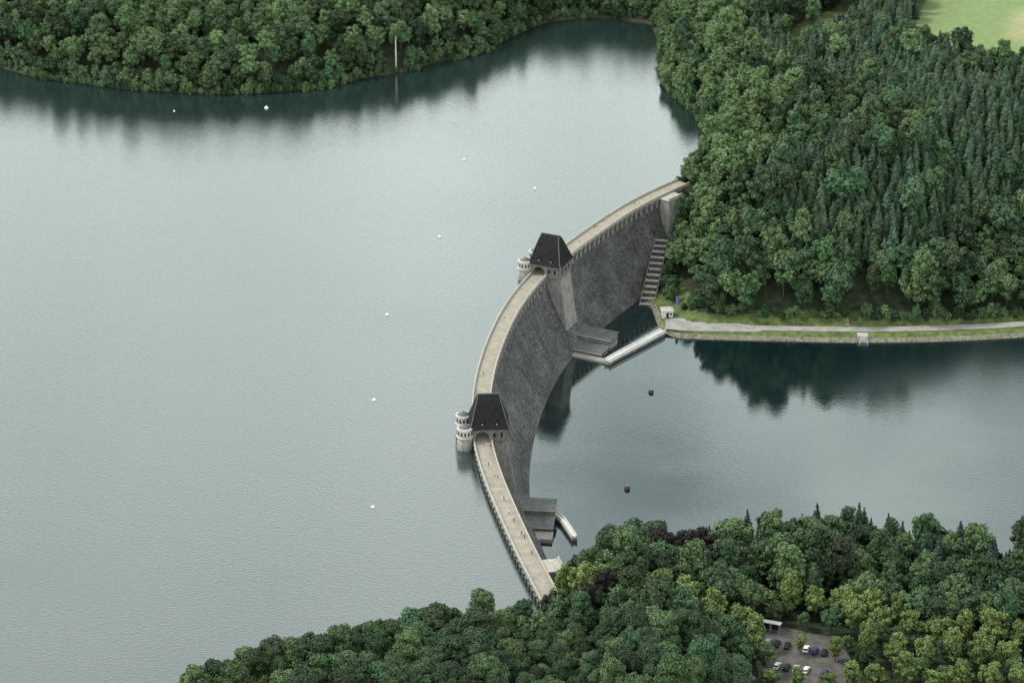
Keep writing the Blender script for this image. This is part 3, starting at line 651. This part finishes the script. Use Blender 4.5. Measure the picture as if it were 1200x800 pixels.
# ------------------------------------------------------------ small things on the bank
k=empty("kiosk",(63.8,1151,ZB-.05),.1); setlab(k,"small white square kiosk with low pale roof","kiosk")
box("wall",-2.2,2.2,-1.8,1.8,-.5,2.8,M_white,k,.04); loft("roof",[rect(-2.7,2.7,-2.3,2.3,2.8),rect(-2.7,2.7,-2.3,2.3,3.0),rect(-.8,.8,-.3,.3,4.0)],M_conc,k)
box("door",-.5,.5,-1.86,-1.79,.02,2.1,M_dark,k); box("window",1.0,1.8,-1.86,-1.79,1.0,2.0,M_glass,k)
fp=empty("flagpole",(67.5,1150.5,ZB)); setlab(fp,"slim metal flagpole flying a narrow blue banner","flagpole")
lathe("pole",[(.09,0),(.06,9)],M_metal,fp,seg=8); mesh("flag",[(.05,0,8.8),(1.1,.15,8.7),(1.15,-.1,7),(1.05,.1,5.6),(.05,0,5.7),(.05,.05,7.2)],[(0,1,2,5),(5,2,3,4)],M_blue,fp)
def gz(x,y): return float(height(np.array([x],float),np.array([y],float))[0][0])
ms=empty("monument",(137,1141.6,gz(137,1141.6))); setlab(ms,"upright brown stone monument on a low plinth by trees","monument")
box("plinth",-1.2,1.2,-.7,.7,-1,.4,M_palestone,ms,.04); loft("stele",[rect(-.8,.8,-.35,.35,.4),rect(-.7,.7,-.3,.3,2.3),rect(-.3,.3,-.22,.22,2.7)],noisemat("brown_stone",(.15,.10,.07),(.26,.19,.14),1.5),ms)
rp=empty("boat_ramp",(142.5,1130,-28.3)); setlab(rp,"small concrete landing with steps down into the water","landing")
box("slab",-2.2,2.2,.5,4.2,1.5,3.4,M_conc,rp,.03)
for q in range(5): box("step",-1.4,1.4,.5-(q+1)*.5,.5-q*.5,-1.5,2.9-q*.6,M_conc,rp)
for sx in (-1,1): loft("side_wall",[[(sx*1.4,-2.8,-2),(sx*1.8,-2.8,-2),(sx*1.8,-2.8,1.3),(sx*1.4,-2.8,1.3)],[(sx*1.4,.6,-2),(sx*1.8,.6,-2),(sx*1.8,.6,3.5),(sx*1.4,.6,3.5)]],M_palestone,rp)
def bench(x,y,z,rz):
    e=empty("bench",(x,y,z),rz); setlab(e,"brown wooden bench on the grass beside the road","bench","benches along the basin road")
    m=M_bark
    box("seat",-.9,.9,-.25,.25,.42,.48,m,e); box("backrest",-.9,.9,.24,.3,.5,.95,m,e)
    for sx in (-.75,.75): box("leg",sx-.05,sx+.05,-.22,.28,0,.42,M_metal,e)
for x,y in ((104,1142.3),(118,1141.3),(160,1140.8),(185,1143)): bench(x,y,gz(x,y),3.14)
# ------------------------------------------------------------ cars
paints={"white":(.75,.75,.74),"silver":(.45,.46,.47),"red":(.35,.03,.02),"dark blue":(.02,.04,.12),"black":(.02,.02,.022)}
PM={k:noisemat("car_paint_"+k.replace(' ','_'),v,tuple(min(1,c*1.1) for c in v),.5,rough=.3) for k,v in paints.items()}
def car_proto(colname):
    e=empty("car",(0,0,0)); m=PM[colname]
    body=[(-2.1,.3),(2.1,.3),(2.15,.6),(2.0,.85),(1.1,.98),(.5,1.02),(-1.9,1.02),(-2.15,.8)]
    def pr(name,poly,w,mat,bev):
        n=len(poly); v=[(x,-w,z) for x,z in poly]+[(x,w,z) for x,z in poly]; f=[tuple(range(n)),tuple(range(n,2*n))[::-1]]+[(i,(i+1)%n,n+(i+1)%n,n+i) for i in range(n)]
        o=fixn(mesh(name,v,f,mat,e)); bm=bmesh.new(); bm.from_mesh(o.data); bmesh.ops.bevel(bm,geom=bm.edges[:],offset=bev,segments=2,affect='EDGES'); bm.to_mesh(o.data); bm.free(); return o
    pr("body",body,.86,m,.07)
    g=loft("window",[[(-1.8,-.8,1.0),(1.05,-.8,1.0),(1.05,.8,1.0),(-1.8,.8,1.0)],[(-1.35,-.66,1.42),(.35,-.66,1.42),(.35,.66,1.42),(-1.35,.66,1.42)]],M_glass,e)
    box("roof",-1.38,.38,-.68,.68,1.415,1.47,m,e,.02)
    for sx in (-1.3,1.3):
        for sy in (-.8,.8):
            w=lathe("wheel",[(.32,-.11),(.34,-.06),(.34,.06),(.32,.11)],M_tyre,e,seg=14); w.rotation_euler=(math.pi/2,0,0); w.location=(sx,sy,.33)
    for sy in (-.6,.6): box("headlight",2.08,2.17,sy-.18,sy+.18,.6,.74,M_white,e)
    return e
spots=[(84+3.0*i+rng.uniform(-.3,.3),872-1.1*i,1.25+rng.uniform(-.06,.06),c_) for i,c_ in ((0,"silver"),(1,"black"),(2,"black"),(4,"white"),(5,"dark blue"),(6,"black"))]
spots+=[(86+3.0*i+rng.uniform(-.3,.3),857-.9*i,1.25+rng.uniform(-.06,.06),c_) for i,c_ in ((0,"white"),(1,"black"),(2,"silver"),(3,"white"),(5,"dark blue"))]
protos={}
for x,y,a,cn in spots:
    if cn not in protos:
        e=car_proto(cn); protos[cn]=e; e.location=(x,y,-15.88); e.rotation_euler=(0,0,a)
    else: e=copytree(protos[cn],(x,y,-15.88),a)
    setlab(e,cn+" hatchback car parked on asphalt among the trees","car","cars in the tree-shaded car park")
sh=empty("shelter",(84,880.5,-15.9),-.35); setlab(sh,"open shelter with a long flat white roof on posts","shelter")
loft("roof",[rect(-5,5,-.9,.9,3.3),rect(-5.1,5.1,-1.0,1.0,3.5),rect(-5,5,-.9,.9,3.62)],M_white,sh)
for x in (-4.5,-1.5,1.5,4.5):
    for y in (-.7,.7): box("post",x-.1,x+.1,y-.1,y+.1,0,3.3,M_metal,sh)
box("back_wall",-4.4,4.4,.8,.88,.3,2.6,M_glass,sh)
# ------------------------------------------------------------ bare tree and birch
def baretree(x,y,z,H,mat,label,seed):
    rg=random.Random(seed); V=[];E=[];Rr=[]
    def grow(p,d,L_,r_,dep,par):
        n_=3
        for k in range(n_):
            d2=(d+Vector((rg.uniform(-.15,.15),rg.uniform(-.15,.15),.05))).normalized(); p=p+d2*L_/n_; V.append(p); E.append((par,len(V)-1)); Rr.append(r_*(1-.25*(k+1)/n_)); par=len(V)-1; d=d2
            if dep>0 and k>0:
                for q in range(2 if dep>1 else 1):
                    a=rg.uniform(0,6.28); dd_=(d*.7+Vector((math.cos(a),math.sin(a),.35))*.8).normalized(); grow(p,dd_,L_*.42,r_*.45,dep-1,par)
        if dep>0: grow(p,d,L_*.6,r_*.6,dep-1,par)
    V.append(Vector((0,0,-.5))); Rr.append(H*.014); grow(V[0],Vector((0,0,1)),H*.55,H*.012,3,0)
    me=bpy.data.meshes.new("trunk"); me.from_pydata([v[:] for v in V],E,[]); o=link(bpy.data.objects.new("dead_tree",me))
    md_=o.modifiers.new("s",'SKIN'); 
    for i,sv in enumerate(me.skin_vertices[0].data): sv.radius=(Rr[i],Rr[i]); 
    me.skin_vertices[0].data[0].use_root=True
    dg=bpy.context.evaluated_depsgraph_get(); nm=bpy.data.meshes.new_from_object(o.evaluated_get(dg)); o.modifiers.clear(); o.data=nm; nm.materials.clear(); nm.materials.append(mat)
    o.location=(x,y,z); setlab(o,label,"tree"); return o
M_rust=noisemat("dead_wood",(.10,.06,.045),(.2,.125,.085),2)
baretree(112,903,gz(112,903),27,M_rust,"bare dead tree with reddish-brown branches","a")
bz=gz(BX,BY); bi=empty("birch_tree",(BX,BY,bz)); setlab(bi,"tall birch with slim pale trunk and thin crown at shore","tree")
lathe("trunk",[(.42,-1.5),(.38,2),(.33,9),(.24,16),(.08,21)],M_birch,bi,seg=8)
c_=link(bpy.data.objects.new("crown",protoB[4][0])); c_.parent=bi; c_.scale=(.6,.6,.45); c_.location=(0,0,13); c_.color=(.09,.14,.055,1)
# ------------------------------------------------------------ people
M_skin=noisemat("skin",(.45,.28,.2),(.5,.32,.23),3)
def person_mesh(stride,arm):
    J={'pel':(0,0,.95),'ch':(0,.02,1.3),'nk':(0,.02,1.48),'hd':(0,.03,1.62),'top':(0,.02,1.74),
       'ls':(-.19,.02,1.42),'le':(-.25,-.03+arm*.1,1.15),'lw':(-.24,.06+arm*.2,.92),'lh':(-.24,.09+arm*.24,.82),
       'rs':(.19,.02,1.42),'re':(.25,-.03-arm*.1,1.15),'rw':(.24,.06-arm*.16,.92),'rh':(.24,.09-arm*.18,.82),
       'lp':(-.1,0,.9),'lk':(-.11,.04-stride*.18,.5),'la':(-.11,-stride*.38,.09),'lt':(-.12,.16-stride*.38,.04),
       'rp':(.1,0,.9),'rk':(.11,.04+stride*.2,.5),'ra':(.11,stride*.3,.09),'rt':(.12,.16+stride*.3,.04)}
    R={'pel':.13,'ch':.15,'nk':.06,'hd':.095,'top':.07,'ls':.07,'le':.048,'lw':.032,'lh':.035,'rs':.07,'re':.048,'rw':.032,'rh':.035,'lp':.1,'lk':.065,'la':.045,'lt':.04,'rp':.1,'rk':.065,'ra':.045,'rt':.04}
    K=list(J); ed=[('pel','ch'),('ch','nk'),('nk','hd'),('hd','top'),('ch','ls'),('ls','le'),('le','lw'),('lw','lh'),('ch','rs'),('rs','re'),('re','rw'),('rw','rh'),('pel','lp'),('lp','lk'),('lk','la'),('la','lt'),('pel','rp'),('rp','rk'),('rk','ra'),('ra','rt')]
    me=bpy.data.meshes.new("person"); me.from_pydata([J[k] for k in K],[(K.index(a),K.index(b_)) for a,b_ in ed],[])
    o=link(bpy.data.objects.new("tmp",me)); o.modifiers.new("s",'SKIN')
    for i,k_ in enumerate(K): me.skin_vertices[0].data[i].radius=(R[k_],R[k_])
    me.skin_vertices[0].data[0].use_root=True
    s=o.modifiers.new("ss",'SUBSURF'); s.levels=1
    dg=bpy.context.evaluated_depsgraph_get(); nm=bpy.data.meshes.new_from_object(o.evaluated_get(dg)); bpy.data.objects.remove(o); return nm
cloth={"red":(.4,.04,.03),"white":(.7,.7,.68),"blue":(.05,.1,.35),"black":(.02,.02,.02),"grey":(.2,.2,.21)}
CM={k:noisemat("cloth_"+k,v,tuple(c*1.2 for c in v),4) for k,v in cloth.items()}
M_hair=noisemat("hair",(.03,.02,.015),(.06,.04,.03),8)
PB=[person_mesh(1,1),person_mesh(0,0),person_mesh(-.8,-.8)]
ppl=[(-8.2,961.6,1,"red","blue"),(-6,954,-1,"white","black"),(-5.2,953,-1,"blue","grey"),(-2.9,936.6,1,"black","grey"),(-1,926.5,1,"white","blue"),(3.4,910,-1,"black","blue"),(4.2,909,-1,"red","black"),(-7.6,976.5,1,"black","black"),(-10,978,1,"grey","blue"),(6.6,897.5,1,"blue","black"),(.6,921,-1,"grey","black"),(-10.6,1036,1,"black","grey"),(-3,1086,-1,"white","blue"),(10.9,1130,1,"black","black"),(34.8,1178,1,"red","black"),(52,1202,-1,"black","grey")]
for j,(X,Y,d_,top,bot) in enumerate(ppl):
    i=nearest(X,Y); off=float(np.clip((np.array([X,Y])-CL[i])@NN[i],-2.4,2.4)); q=at(i,off)
    nm=PB[j%3].copy(); nm.materials.clear(); [nm.materials.append(m_) for m_ in (CM[bot],CM[top],M_skin)]
    for p_ in nm.polygons:
        z=p_.center.z; xx=abs(p_.center.x); p_.material_index=0 if z<.98 and xx<.2 else (2 if z>1.5 or (z<1.1 and xx>.2) else 1); p_.use_smooth=True
    o=link(bpy.data.objects.new("person",nm)); o.location=(q[0],q[1],3.0); o.rotation_euler=(0,0,math.atan2(T[i][1],T[i][0])-math.pi/2+(math.pi if d_<0 else 0))
    setlab(o,f"person in {top} top and {bot} trousers {'standing' if j%3==1 else 'walking'} on dam walkway","person","people on the dam walkway")
    h_=lathe("hair",[(.06,1.6),(.108,1.64),(.11,1.7),(.08,1.78),(.02,1.8)],M_hair,o,seg=10,c=(0,0))
